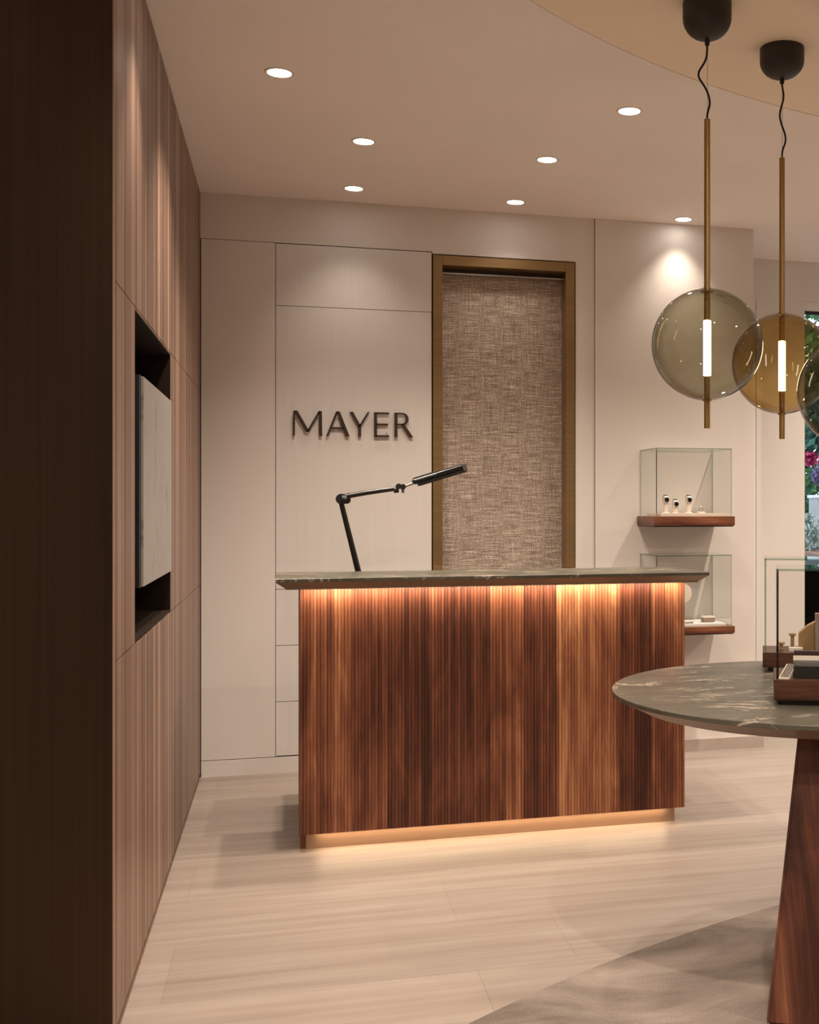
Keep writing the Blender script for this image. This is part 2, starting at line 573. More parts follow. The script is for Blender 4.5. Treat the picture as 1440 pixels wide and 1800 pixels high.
# wood clad wall with a niche
NY0, NY1, NZ0, NZ1 = 3.487, 4.513, 0.922, 1.838
def left_wall():
    g = 0.0015
    xo, xi = XL - 0.02, XL
    bm = bmesh.new()
    for b in ((xo, xi, 3.10, YB - 0.002, 1.845 + g, H - 0.006),
              (xo, xi, 3.10, NY0, 0.920 + g, 1.845 - g), (xo, xi, NY1, YB - 0.002, 0.920 + g, 1.845 - g),
              (xo, xi, 3.10, YB - 0.002, 0.022, 0.920 - g)):
        quadbox(bm, *b)
    quadbox(bm, xo, xi, NY0, NY1, NZ1, 1.845 - g)
    w = struct('wall_left', bm, M['veneer'], 'left wall clad in vertically striped brown wood veneer', 'wall')
    # backing behind the gaps, open at the niche
    b = bmesh.new()
    for q in ((X0, xo - 0.001, 3.15, NY0 - .006, 0, H), (X0, xo - 0.001, NY1 + .006, YB + .1, 0, H),
              (X0, xo - 0.001, NY0 - .006, NY1 + .006, 0, NZ0 - .006), (X0, xo - 0.001, NY0 - .006, NY1 + .006, NZ1 + .006, H),
              (X0, XL - 0.20, NY0 - .006, NY1 + .006, NZ0 - .006, NZ1 + .006)):
        quadbox(b, *q)
    obj('wall_backing', b, M['gap'], w)
    t = 0.004
    n = bmesh.new()
    quadbox(n, XL - 0.19, XL - 0.186, NY0, NY1, NZ0, NZ1)
    quadbox(n, XL - 0.19, XL - 0.001, NY0 + .0002, NY0 + t, NZ0 + .0002, NZ1 - .0002)
    quadbox(n, XL - 0.19, XL - 0.001, NY1 - t, NY1 - .0002, NZ0 + .0002, NZ1 - .0002)
    quadbox(n, XL - 0.19, XL - 0.001, NY0 + t, NY1 - t, NZ0 + .0002, NZ0 + t)
    quadbox(n, XL - 0.19, XL - 0.001, NY0 + t, NY1 - t, NZ1 - t, NZ1 - .0002)
    obj('niche_lining', n, M['niche'], w)
left_wall()
o = struct('baseboard_left', BM((XL - 0.02, XL - 0.008, 3.10, YB, 0, 0.020)), M['black'], 'thin black recessed base of the wood wall', 'baseboard')
struct('trim_1', BM((XL - 0.006, XL + 0.001, 3.10, YB - .05, 0.0005, 0.005)), M['under'], 'thin pale floor trim along the wood wall', 'trim')

# back wall with its opening for the mesh screen
DX0, DX1, DZ = 0.6956, 1.4328, 2.562
PX0, PX1 = 1.540, 2.423
def back_wall():
    bm = bmesh.new()
    g = 0.0013
    quadbox(bm, XL, PX0 - 0.003, YB, YB + .03, 2.574 + g, H)                 # header band (left)
    quadbox(bm, XL + .004, -0.0597 - g, YB, YB + .03, 0.08, 2.574 - g)       # left plain board
    quadbox(bm, DX0, PX0 - 0.003, YB, YB + .03, DZ + .003, 2.574 + g)
    quadbox(bm, DX1 + 0.004, PX0 - 0.003, YB, YB + .03, 0.08, DZ + .003)
    w = struct('wall_back', bm, M['plaster'], 'cream back wall of flush boards', 'wall')
    b = bmesh.new()
    quadbox(b, X0, DX0 - 0.004, YB + .0301, YB + .15, 0, H)
    quadbox(b, DX1 + .004, PX1, YB + .0301, YB + .15, 0, H)
    quadbox(b, DX0 - .004, DX1 + .004, YB + .0301, YB + .15, DZ + .004, H)
    quadbox(b, DX0 - .004, DX1 + .004, YB + .11, YB + .15, 0, DZ + .004)
    obj('wall_backing', b, M['gap_light'], w)
    # display pier
    p = bmesh.new()
    quadbox(p, PX0, PX1, YB - 0.012, YB + .03, 0.0, H)
    struct('wall_pier', p, M['plaster'], 'cream wall pier carrying two glass showcases', 'wall')
    q = bmesh.new()
    quadbox(q, PX1, PX1 + .012, YB + .06, Y1, 0, H)
    quadbox(q, PX1 + .012, 3.05, Y1, Y1 + .1, 0, H)
    quadbox(q, 3.05, 5.0, Y1 + .006, Y1 + .1, 2.5575, H)
    quadbox(q, 5.0, X1, Y1, Y1 + .1, 0, H)
    w2 = struct('wall_recess', q, M['plaster'], 'cream wall right of the pier, up to the window', 'wall')
    obj('casing', BM((2.4255, 2.4505, YB + .02, YB + .05, 0, 2.41)), M['panel'], w2)
    obj('casing', BM((2.4535, 2.4830, YB + .02, YB + .05, 0, 2.41)), M['panel'], w2)
    obj('casing_groove', BM((PX1 + .0005, 2.4825, YB + .051, YB + .056, 0, 2.409)), M['gap_light'], w2)
back_wall()
struct('baseboard_back', BM((XL + .004, PX0 - .01, YB - 0.004, YB + .03, 0, 0.076)), M['plaster'], 'beige base of the back wall', 'baseboard')
struct('baseboard_pier', BM((PX0 + .2, PX1 + .035, YB - 0.075, YB - .0125, 0, 0.062)), M['plinth'], 'low beige plinth under the wall pier', 'baseboard')

# window at the right edge
def window():
    bm = bmesh.new()
    y0, y1 = Y1 + .03, Y1 + .08
    quadbox(bm, 3.05, 5.0, y0, y1, 2.50, 2.557)
    quadbox(bm, 3.05, 5.0, y0, y1, 0.0, 0.06)
    quadbox(bm, 3.05, 3.054, y0, y1, 0.06, 2.50)
    quadbox(bm, 4.94, 5.0, y0, y1, 0.06, 2.50)
    w = struct('window_1', bm, M['white'], 'tall shop window with white frame at the right edge', 'window')
    obj('seal', BM((3.054, 4.94, y0 + .01, y1 - .01, 2.482, 2.50)), M['black'], w)
    obj('glass_pane', BM((3.054, 4.94, y0 + .02, y0 + .028, 0.06, 2.482)), M['clear'], w)
window()

# ------------------------------------------------------------------ rug
def rug():
    bm = bmesh.new()
    cx, cy, R = 3.025, -0.478, 4.297
    pts = []
    for i in range(240):
        a = 2 * PI * i / 240
        x = max(X0 + .05, min(X1 - .02, cx + R * math.cos(a)))
        y = max(Y0 + .02, min(Y1, cy + R * math.sin(a)))
        pts.append((x, y))
    lo = [bm.verts.new((x, y, 0.0005)) for x, y in pts]
    hi = [bm.verts.new((x, y, 0.006)) for x, y in pts]
    bm.faces.new(hi)
    n = len(pts)
    for i in range(n):
        j = (i + 1) % n
        bm.faces.new((lo[i], lo[j], hi[j], hi[i]))
    o = obj('round_rug', bm, M['rug'])
    tag(o, 'large round mottled grey-brown rug on the floor in the lower right corner', 'rug')
rug()

# ------------------------------------------------------------------ built-in cabinet on the back wall
cab = thing('built_in_cabinet', 'cream flush built-in cabinet in the back wall, left of the brass framed screen', 'cabinet', (0.318, YB, 0))
def cabinet():
    x0, x1, g = -0.0597 - 0.318 + .0015, DX0 - 0.318 - .003, 0.0014
    def fr(name, z0, z1):
        obj(name, BM((x0, x1, 0.0, 0.028, z0 + g, z1 - g)), M['panel'], cab)
    fr('door', 2.270, 2.572)
    fr('door', 0.8916, 2.270)
    fr('drawer', 0.6184, 0.8916)
    fr('drawer', 0.3452, 0.6184)
    fr('drawer', 0.082, 0.3452)
cabinet()

# ------------------------------------------------------------------ wall sign MAYER
sign = thing('wall_sign', 'dark bronze raised lettering reading MAYER on the cream cabinet door', 'sign', (0.311, YB - 0.0, 1.638))
def letters():
    h = 0.122
    ox = 0.311
    y0, y1 = -0.016, -0.008
    def bar(bm, xa, za, xb, zb, wa, wb=None):
        # stroke with horizontal end cuts, widths measured horizontally
        wb = wa if wb is None else wb
        prism(bm, [(xa - wa / 2, za), (xa + wa / 2, za), (xb + wb / 2, zb), (xb - wb / 2, zb)], y0, y1)
    def hb(bm, xa, xb, z0, z1):
        prism(bm, [(xa, z0), (xb, z0), (xb, z1), (xa, z1)], y0, y1)
    def fin(bm, x0):
        # fixing pins
        o = obj('letter', bm, M['letter'], sign, loc=(0, 0, 0))
        return o
    T, t = 0.0150, 0.0090
    # M
    a, b = 0.0213 - ox, 0.1597 - ox
    bm = bmesh.new()
    bar(bm, a + t / 2, 0, a + t / 2 + .002, h, t)
    bar(bm, b - T / 2, 0, b - T / 2 - .002, h, T)
    m = (a + b) / 2
    bar(bm, a + .012, h, m, .020, .019)
    bar(bm, b - .012, h, m, .020, .011)
    fin(bm, a)
    # A
    a, b = 0.1765 - ox, 0.2902 - ox
    bm = bmesh.new()
    m = (a + b) / 2
    bar(bm, a + .006, 0, m - .003, h, .010)
    bar(bm, b - .009, 0, m + .001, h, .018)
    hb(bm, a + .026, b - .026, .036, .045)
    fin(bm, a)
    # Y
    a, b = 0.2885 - ox, 0.3874 - ox
    bm = bmesh.new()
    m = (a + b) / 2
    bar(bm, m, 0, m, .056, T)
    bar(bm, m + .0005, .050, a + .009, h, T, .018)
    bar(bm, m + .001, .050, b - .006, h, .012, .010)
    fin(bm, a)
    # E
    a, b = 0.4075 - ox, 0.4816 - ox
    bm = bmesh.new()
    hb(bm, a, a + T, 0, h)
    hb(bm, a + .01, b, 0, t)
    hb(bm, a + .01, b - .006, .058, .058 + t)
    hb(bm, a + .01, b, h - t, h)
    fin(bm, a)
    # R
    a, b = 0.5067 - ox, 0.6014 - ox
    bm = bmesh.new()
    hb(bm, a, a + T, 0, h)
    n = 14
    zc, ro = h - .031, .031
    xc = a + .038
    outer = [(a + .01, h)] + [(xc + ro * 1.05 * math.sin(PI * i / n), zc + ro * math.cos(PI * i / n)) for i in range(n + 1)] + [(a + .01, zc - ro)]
    inner = [(a + .01, h - .008)] + [(xc + (ro - .014) * 1.05 * math.sin(PI * i / n), zc + (ro - .008) * math.cos(PI * i / n)) for i in range(n + 1)] + [(a + .01, zc - ro + .008)]
    for i in range(len(outer) - 1):
        prism(bm, [outer[i], outer[i + 1], inner[i + 1], inner[i]], y0, y1)
    bar(bm, a + .041, .064, b - .011, 0, .018, .020)
    fin(bm, a)
    for x in (.03, .152, .19, .28, .338, .415, .47, .514, .585):
        pin = bmesh.new()
        tube(pin, [(x - ox, -0.009, .02), (x - ox, -0.0, .02)], .002, 6)
        obj('mounting_pin', pin, M['letter'], sign)
letters()

# ------------------------------------------------------------------ framed woven metal screen
scr = thing('mesh_screen', 'tall woven metal mesh screen in an antique brass frame, behind the counter', 'screen', ((DX0 + DX1) / 2, YB, 0))
def screen():
    w = (DX1 - DX0) / 2 - .003
    zt = DZ - 0.004
    iw = w - 0.048
    f = bmesh.new()
    quadbox(f, -w, -iw, -0.008, 0.104, 0.0, zt)
    quadbox(f, iw, w, -0.008, 0.104, 0.0, zt)
    quadbox(f, -iw, iw, -0.008, 0.104, zt - 0.048, zt)
    bmesh.ops.bevel(f, geom=list(f.edges), offset=0.0015, segments=1, affect='EDGES')
    obj('frame', f, M['frame_bronze'], scr)
    obj('mesh_panel', BM((-iw, iw, 0.090, 0.097, 0.0, zt - 0.078)), M['weave'], scr)
    obj('lit_edge_strip', BM((-iw, iw, 0.050, 0.062, zt - 0.082, zt - 0.074)), M['chrome'], scr)  # thin light strip added to imitate a lit edge under the frame
    obj('shadow_board', BM((-iw, iw, 0.098, 0.104, 0.0, zt - 0.048)), M['gap'], scr)
screen()

# ------------------------------------------------------------------ marble panel in the niche
art = thing('marble_panel', 'white veined marble panel with black edges in the dark niche of the wood wall', 'wall panel', (XL, 4.06, 1.368))
obj('panel_body', BM((-0.045, -0.0031, -0.446, 0.446, -0.304, 0.304)), M['black'], art)
obj('marble_face', BM((-0.003, 0.004, -0.408, 0.446, -0.302, 0.302), bev=0.001), M['marble'], art)
obj('bracket', BM((-0.186, -0.045, -0.2, 0.2, -0.15, 0.15)), M['black'], art)

# ------------------------------------------------------------------ reception counter
BX0, BX1, BY, BZ = 0.0388, 1.556, 4.58, 0.068
SX0, SX1, SY = -0.046, 1.634, 4.50
cx0 = (BX0 + BX1) / 2
cnt = thing('reception_counter', 'fluted walnut reception counter with dark stone top and glowing strip lights', 'counter', (cx0, BY, 0))
def counter():
    a, b = BX0 - cx0, BX1 - cx0
    top = 0.990
    bm = bmesh.new()
    n = 121
    p = (b - a) / n
    xs, ys = [], []
    for i in range(n):
        x = a + i * p
        for u, d in ((0.0, 0.0032), (0.10, 0.0032), (0.17, 0.0006), (0.32, 0.0), (0.80, 0.0), (0.95, 0.0006)):
            xs.append(x + u * p)
            ys.append(d)
    xs.append(b)
    ys.append(0.0032)
    lo = [bm.verts.new((x, y, BZ)) for x, y in zip(xs, ys)]
    hi = [bm.verts.new((x, y, top)) for x, y in zip(xs, ys)]
    for i in range(len(xs) - 1):
        bm.faces.new((lo[i], lo[i + 1], hi[i + 1], hi[i]))
    q = [bm.verts.new(v) for v in ((a, .03, BZ), (b, .03, BZ), (b, .03, top), (a, .03, top))]
    bm.faces.new(q)
    bm.faces.new((q[0], q[1]) + tuple(reversed(lo)))
    bm.faces.new((q[3], q[2]) + tuple(reversed(hi)))
    bm.faces.new((lo[0], hi[0], q[3], q[0]))
    bm.faces.new((lo[-1], q[1], q[2], hi[-1]))
    obj('fluted_front', bm, M['walnut'], cnt)
    obj('side_panel', BM((a, a + .025, .0301, .34, BZ, top)), M['walnut_side'], cnt)
    obj('side_panel', BM((b - .025, b, .0301, .34, BZ, top)), M['walnut_side'], cnt)
    # carcase behind, with working surface
    obj('carcase', BM((a + .0251, b - .0251, .0301, .32, BZ, 0.70)), M['taupe'], cnt)
    ws = obj('work_surface', BM((a + .0251, b - .0251, .0301, .80, 0.735, 0.76), bev=.002), M['walnut_shelf'], cnt)
    obj('back_leg', BM((a + .0251, a + .06, .345, .79, 0, .735)), M['taupe'], cnt)
    obj('back_leg', BM((b - .06, b - .0251, .345, .79, 0, .735)), M['taupe'], cnt)
    # toe kick
    obj('toe_kick', BM((0.0634 - cx0, 1.530 - cx0, .055, .30, 0.0, BZ - .0)), M['toe'], cnt)
    obj('toe_corner', BM((0.0440 - cx0, 0.0630 - cx0, .068, .30, 0.0, BZ)), M['walnut_side'], cnt)
    # stone top with mitred bronze chamfer
    sa, sb, sy0, sy1 = SX0 - cx0, SX1 - cx0, SY - BY, SY - BY + 0.44
    s = bmesh.new()
    quadbox(s, sa, sb, sy0, sy1, 1.017, 1.030)
    bmesh.ops.bevel(s, geom=list(s.edges), offset=.001, segments=1, affect='EDGES')
    obj('stone_top', s, M['stone'], cnt)
    c = bmesh.new()
    k = 0.036
    vs = [c.verts.new(v) for v in ((sa + .001, sy0 + .001, 1.0169), (sb - .001, sy0 + .001, 1.0169), (sb - .001, sy1, 1.0169), (sa + .001, sy1, 1.0169),
                                   (sa + k, sy0 + k, .992), (sb - k, sy0 + k, .992), (sb - k, sy1, .992), (sa + k, sy1, .992))]
    for f in ((0, 1, 2, 3), (7, 6, 5, 4), (0, 4, 5, 1), (1, 5, 6, 2), (2, 6, 7, 3), (3, 7, 4, 0)):
        c.faces.new([vs[i] for i in f])
    quadbox(c, sa + k, sb - k, sy0 + k, sy0 + k + .005, .9875, .9921)
    obj('chamfered_edge', c, M['under'], cnt)
    # led profiles
    obj('light_strip', BM((a + .01, b - .01, -.034, -.026, .9908, .9917)), M['strip'], cnt)
    area(cnt, (0, -.030, .9905), b - a - .04,   .008, 7.2, (math.radians(14), 0, 0), (1, .80, .57))
    obj('light_strip', BM((a + .06, b - .06, .036, .046, BZ - .005, BZ - .0005)), M['strip'], cnt)
    area(cnt, (0, .040, BZ - .007), b - a - .14, .010, 1.15, (math.radians(-28), 0, 0), (1, .72, .44))
counter()

# ------------------------------------------------------------------ desk lamp
lamp = thing('desk_lamp', 'black jointed task lamp reaching over the reception counter', 'lamp', (0.3435, 5.12, 0.76))
def desk_lamp():
    ox, oz = 0.3435, 0.76
    def p(x, z, y=0.0):
        return (x - ox, y, z - oz)
    b = bmesh.new()
    lathe(b, [(0.0, 0.0), (.085, 0), (.088, .004), (.088, .014), (.082, .02), (.02, .022), (.018, .05), (0, .052)], 32, cap=False)
    obj('base', b, M['black'], lamp, True)
    b = bmesh.new()
    tube(b, [p(0.3435, .79), p(0.2843, 1.0188), p(0.2120, 1.318)], [.0125, .0125, .0105], 14)
    obj('lower_arm', b, M['black_gloss'], lamp, True)
    b = bmesh.new()
    tube(b, [p(.2135, 1.326, -.022), p(.2135, 1.326, .022)], .022, 20)
    tube(b, [p(.2135, 1.326, -.015), p(.233, 1.322, -.015)], .018, 14)
    e = obj('elbow_joint', b, M['black'], lamp, True)
    b = bmesh.new()
    tube(b, [p(.236, 1.322, -.020), p(.236, 1.322, .012)], .0165, 18)
    obj('tension_knob', b, M['black_gloss'], e, True)
    b = bmesh.new()
    tube(b, [p(.2135, 1.334), p(.32, 1.353), p(.436, 1.370)], [.0115, .0105, .0095], 14)
    obj('upper_arm', b, M['black_gloss'], lamp, True)
    b = bmesh.new()
    tube(b, [p(.432, 1.364), p(.452, 1.366)], .013, 12)
    tube(b, [p(.452, 1.380, -.014), p(.452, 1.380, .014)], .012, 14)
    tube(b, [p(.470, 1.378, -.012), p(.470, 1.378, .012)], .012, 14)
    w = obj('wrist_joint', b, M['black'], lamp, True)
    b = bmesh.new()
    tube(b, [p(.470, 1.372), p(.4705, 1.352)], .006, 10)
    obj('thumb_screw', b, M['chrome'], w, True)
    b = bmesh.new()
    tube(b, [p(.472, 1.378), p(.522, 1.397)], .0055, 10)
    obj('neck', b, M['chrome'], lamp, True)
    # head: long flattened bar
    ang = math.atan2(.070, .226)
    L_ = .236
    bm = bmesh.new()
    quadbox(bm, 0, L_, -.035, .035, -.006, .020)
    bmesh.ops.bevel(bm, geom=list(bm.edges), offset=.006, segments=3, affect='EDGES')
    hd = obj('lamp_head', bm, M['black_gloss'], lamp, True, loc=p(.512, 1.392), rot=(0, -ang, 0))
    obj('diffuser', BM((.02, L_ - .004, -.031, .031, -.018, -.0061), bev=.003), M['black'], hd)
    obj('heat_sink', BM((.008, .105, -.037, -.0352, .008, .014), (.008, .105, -.02, .02, .0201, .0235)), M['chrome'], hd)
    obj('end_cap', BM((L_ - .016, L_ + .003, -.036, .036, -.012, .0215), bev=.003), M['chrome'], hd)
desk_lamp()

# ------------------------------------------------------------------ pendants
def pendant(name_label, loc, R, glass, rod_top, rod_bot, gz, tube_z, can_bot, can_r, cord, top=HD):
    x, y = loc
    t = thing('globe_pendant', name_label, 'pendant lamp', (x, y, top), group='globe pendants over the round table')
    def zz(z):
        return z - top
    b = bmesh.new()
    cb = zz(can_bot)
    prof = [(0.0, 0.0), (can_r * .985, 0.0), (can_r, -.004), (can_r, cb * .42)]
    for i in range(1, 9):
        a = PI / 2 * i / 8
        prof.append((can_r * math.cos(a) ** .9 if i < 8 else 0.0, cb * .42 + (cb * .58) * math.sin(a)))
    lathe(b, prof, 40, cap=False)
    obj('ceiling_canopy', b, M['canopy'], t, True)
    b = bmesh.new()
    lathe(b, [(0, cb + .004), (.0075, cb + .003), (.0075, cb - .014), (.006, cb - .017), (0, cb - .017)], 14, cap=False)
    obj('cable_grip', b, M['black'], t, True)
    b = bmesh.new()
    z0, z1 = cb - .010, zz(rod_top) + .004
    pts = []
    n = 26
    for i in range(n + 1):
        u = i / n
        off = 0.0
        for (u0, a) in cord:
            off += a * math.exp(-((u - u0) / .15) ** 2)
        off *= min(1, u * 6) * min(1, (1 - u) * 6)
        pts.append((off * math.cos(YAW), -off * math.sin(YAW), z0 + (z1 - z0) * u))
    tube(b, pts, .0032, 8)
    obj('cord', b, M['cord'], t, True)
    b = bmesh.new()
    tube(b, [(0.001, 0, z0), (0.001, 0, z1)], .0009, 6)
    obj('suspension_wire', b, M['wire'], t)
    rr = .0092
    b = bmesh.new()
    lathe(b, [(0, zz(rod_top)), (rr, zz(rod_top)), (rr, zz(tube_z[0]) + .002), (0, zz(tube_z[0]) + .002)], 20, cap=False)
    obj('rod', b, M['brass'], t, True)
    b = bmesh.new()
    lathe(b, [(0, zz(tube_z[1]) - .002), (rr, zz(tube_z[1]) - .002), (rr, zz(rod_bot)), (0, zz(rod_bot))], 20, cap=False)
    obj('rod', b, M['brass'], t, True)
    b = bmesh.new()
    rt = .0112
    lathe(b, [(0, zz(tube_z[0])), (rt, zz(tube_z[0])), (rt, zz(tube_z[1])), (0, zz(tube_z[1]))], 20, cap=False)
    obj('light_tube', b, M['tube'], t, True)
    b = bmesh.new()
    prof = []
    for i in range(49):
        a = -PI / 2 + PI * i / 48
        prof.append((R * math.cos(a) if 0 < i < 48 else rr * 1.05, zz(gz) + R * math.sin(a)))
    lathe(b, prof, 72, cap=False)
    gl = obj('glass_globe', b, glass, t)
    gl.data.polygons.foreach_set('use_smooth', [True] * len(gl.data.polygons))
    b = bmesh.new()
    zt = zz(gz) + R
    lathe(b, [(0, zt + .003), (.013, zt + .003), (.013, zt - .006), (.020, zt - .006), (.020, zt - .010), (rr, zt - .012), (0, zt - .012)], 24, cap=False)
    obj('collar', b, M['brass'], t, True)
    b = bmesh.new()
    zb = zz(gz) - R
    lathe(b, [(0, zb + .004), (.014, zb + .004), (.014, zb - .002), (0, zb - .002)], 24, cap=False)
    obj('collar', b, M['brass'], t, True)
    return t
pendant('greenish smoked glass globe pendant with brass rod, leftmost of the three over the table', (1.200, 3.325), .166, M['smoke'],
        2.449, 1.529, 1.778, (1.849, 1.686), 2.686, .0730, [(.42, -.026), (.80, .008)])
pendant('amber glass globe pendant, partly hidden behind the leftmost smoked globe', (1.558, 3.595), .165, M['amber'],
        2.439, 1.517, 1.764, (1.837, 1.675), 2.699, .0728, [(.20, .006), (.44, -.008), (.76, .012)])
pendant('smoked glass globe pendant cut off by the right edge of the picture', (1.604, 3.180), .164, M['smoke'],
        2.40, 1.40, 1.635, (1.705, 1.550), 2.675, .072, [(.3, -.02), (.7, .012)])

# ------------------------------------------------------------------ round stone table
TX, TY, TZ, TR = 1.510, 3.210, 0.760, 0.613
tab = thing('round_table', 'round table with dark green-grey stone top and flared walnut leg at right', 'table', (TX, TY, 0))
def table():
    b = bmesh.new()
    lathe(b, [(0, TZ - .013), (TR - .001, TZ - .013), (TR, TZ - .012), (TR, TZ - .0015), (TR - .0015, TZ), (0, TZ)], 128, cap=False)
    obj('tabletop', b, M['stone'], tab, True)
    b = bmesh.new()
    lathe(b, [(0, TZ - .048), (TR - .075, TZ - .048), (TR - .072, TZ - .046), (TR - .004, TZ - .0131), (0, TZ - .0131)], 128, cap=False)
    obj('chamfered_edge', b, M['under'], tab, True)
    r = Vector((math.cos(YAW), -math.sin(YAW), 0))
    f = Vector((math.sin(YAW), math.cos(YAW), 0))
    def leg(c_top, c_bot, wt, wb, dt, db):
        bm = bmesh.new()
        ring = []
        for c, w, d, z in ((c_top, wt, dt, TZ - .0482), (c_bot, wb, db, 0.0065)):
            vs = []
            k = 0.35
            for sx, sy in ((-1, -k), (-k, -1), (k, -1), (1, -k), (1, k), (k, 1), (-k, 1), (-1, k)):
                sxx = sx * (w / 2)
                syy = sy * (d / 2)
                q = r * (c[0] + sxx) + f * (c[1] + syy)
                vs.append(bm.verts.new((q.x - TX, q.y - TY, z)))
            ring.append(vs)
        a, bb = ring
        for i in range(8):
            j = (i + 1) % 8
            bm.faces.new((a[i], a[j], bb[j], bb[i]))
        bm.faces.new(a)
        bm.faces.new(list(reversed(bb)))
        bmesh.ops.bevel(bm, geom=[e for e in bm.edges], offset=.006, segments=2, affect='EDGES')
        obj('leg', bm, M['walnut_leg'], tab, True)
    # c = (right, forward) position seen along the camera heading
    leg((.543, 3.10), (.533, 2.96), .18, .36, .05, .07)
    leg((.700, 3.88), (.720, 3.98), .10, .20, .05, .07)
table()

# ------------------------------------------------------------------ glass boxes
def glass_box(parent, x0, x1, y0, y1, z0, z1, t=.005, back=True):
    # five panes; each pane's faces are clear, its rims show the green edge colour
    def pane(bx, thin):
        bm = bmesh.new()
        vs, fs = quadbox(bm, *bx)
        for f in fs:
            f.normal_update()
            if abs(f.normal[thin]) < .5:
                f.material_index = 1
        me = bm
        return obj('glass_pane', me, [M['clear'], M['glass_edge']], parent)
    pane((x0, x1, y0, y0 + t, z0, z1 - t), 1)
    if back:
        pane((x0, x1, y1 - t, y1, z0, z1 - t), 1)
    pane((x0, x0 + t, y0 + t, y1 - t, z0, z1 - t), 0)
    pane((x1 - t, x1, y0 + t, y1 - t, z0, z1 - t), 0)
    pane((x0, x1, y0, y1, z1 - t, z1), 2)

def watch_bm():
    bm = bmesh.new()
    tube(bm, [(0, -.006, 0), (0, .003, 0)], .0165, 24)
    return bm

def watch(label, loc, rotz=0, sc=1.0, strap='black', tilt=0.0, group=None):
    t = thing('watch', label, 'watch', loc, rotz, group)
    # strap: flat band looped around the stand, in the Y-Z plane
    bm = bmesh.new()
    n, w, rr, th = 20, .011 * sc, (.021 if sc > 1 else .029) * sc, .0025 * sc
    rings = []
    for i in range(n):
        a = 2 * PI * i / n
        ry, rz = math.cos(a), math.sin(a)
        rings.append([bm.verts.new((sx * w, q * ry * .72, q * rz)) for sx, q in ((-1, rr), (1, rr), (1, rr + th), (-1, rr + th))])
    for i in range(n):
        a, b = rings[i], rings[(i + 1) % n]
        for k in range(4):
            j = (k + 1) % 4
            bm.faces.new((a[k], a[j], b[j], b[k]))
    obj('strap', bm, M[strap], t, True)
    bm = bmesh.new()
    yf = -(rr + th) * .72
    tube(bm, [(0, yf + .003, 0), (0, yf - .006 * sc, 0)], .0165 * sc if sc > 1 else .0140 * sc, 24)
    obj('watch_case', bm, M['steel'], t, True)
    bm = bmesh.new()
    tube(bm, [(0, yf - .006 * sc, 0), (0, yf - .0072 * sc, 0)], .0135 * sc if sc > 1 else .0105 * sc, 24)
    obj('dial', bm, M['black_gloss'], t)
    return t

def showcase(z_sh0, z_sh1, z_top, label):
    X, Yf = 1.984, 5.683
    yw = YB - .0125
    t = thing('wall_showcase', label, 'showcase', (X, yw, z_sh0), group='glass showcases on the wall pier')
    w, d = .218, yw - Yf
    obj('shelf', BM((-w, w, -d, 0, .006, z_sh1 - z_sh0), bev=.0008), M['walnut_shelf'], t)
    obj('shelf_underside', BM((-w + .006, w - .006, -d + .006, -.001, 0, .0058)), M['black'], t)
    glass_box(t, -.2025, .2035, -d + .006, -.001, z_sh1 - z_sh0 + .0005, z_top - z_sh0)
    return t
showcase(1.190, 1.2425, 1.590, 'glass showcase with walnut shelf on the pier, the upper one holding three watches')
showcase(0.640, 0.680, 1.046, 'glass showcase with walnut shelf on the pier, the lower one half behind the counter')

def riser(label, x0, x1, y0, y1, z0, z1, m='cream', name='display_riser', cat='display riser', bev=.001):
    o = obj(name, BM((-(x1 - x0) / 2, (x1 - x0) / 2, -(y1 - y0) / 2, (y1 - y0) / 2, 0, z1 - z0), bev=bev), M[m])
    o.location = ((x0 + x1) / 2, (y0 + y1) / 2, z0)
    return tag(o, label, cat)

# contents of the upper showcase
riser('low cream riser on the shelf of the upper showcase', 1.815, 2.150, 5.715, 5.95, 1.243, 1.257)
def stand(label, x, y, z, h):
    bm = bmesh.new()
    lathe(bm, [(0, 0), (.021, 0), (.021, .003), (.0135, .007), (.0125, h - .006), (.011, h), (0, h)], 24, cap=False)
    o = obj('watch_stand', bm, M['cream'], None, True, loc=(x, y, z))
    tag(o, label, 'watch stand', 'cream watch stands in the upper showcase')
for nm, x, h, wl in (('left', 1.866, .092, 'small watch on the left of the three stands in the upper showcase'),
                     ('middle', 1.918, .070, 'small watch on the lower middle stand in the upper showcase'),
                     ('right', 1.990, .092, 'small watch on the tallest right stand in the upper showcase')):
    y = 5.80
    stand({'left': 'cream stand under the left watch in the upper showcase', 'middle': 'short cream stand under the middle watch in the upper showcase',
           'right': 'cream stand under the right watch in the upper showcase'}[nm], x, y, 1.2575, h)
    watch(wl, (x, y, 1.2575 + h - .022), 0.0, .86, 'chrome', group='watches on stands in the upper showcase')
def ring_piece():
    t = thing('ring', 'tiny silver ring on a cream block at the right of the upper showcase', 'ring', (2.052, 5.78, 1.2575))
    obj('ring_block', BM((-.018, .018, -.012, .012, 0, .010), bev=.001), M['cream'], t)
    bm = bmesh.new()
    pts = [(.010 * math.cos(a), 0, .020 + .010 * math.sin(a)) for a in [2 * PI * i / 24 for i in range(25)]]
    tube(bm, pts, .0016, 6)
    obj('band', bm, M['steel'], t, True)
    bm = bmesh.new()
    bmesh.ops.create_icosphere(bm, subdivisions=1, radius=.005, matrix=Matrix.Translation((0, 0, .034)))
    obj('stone', bm, M['white'], t)
ring_piece()
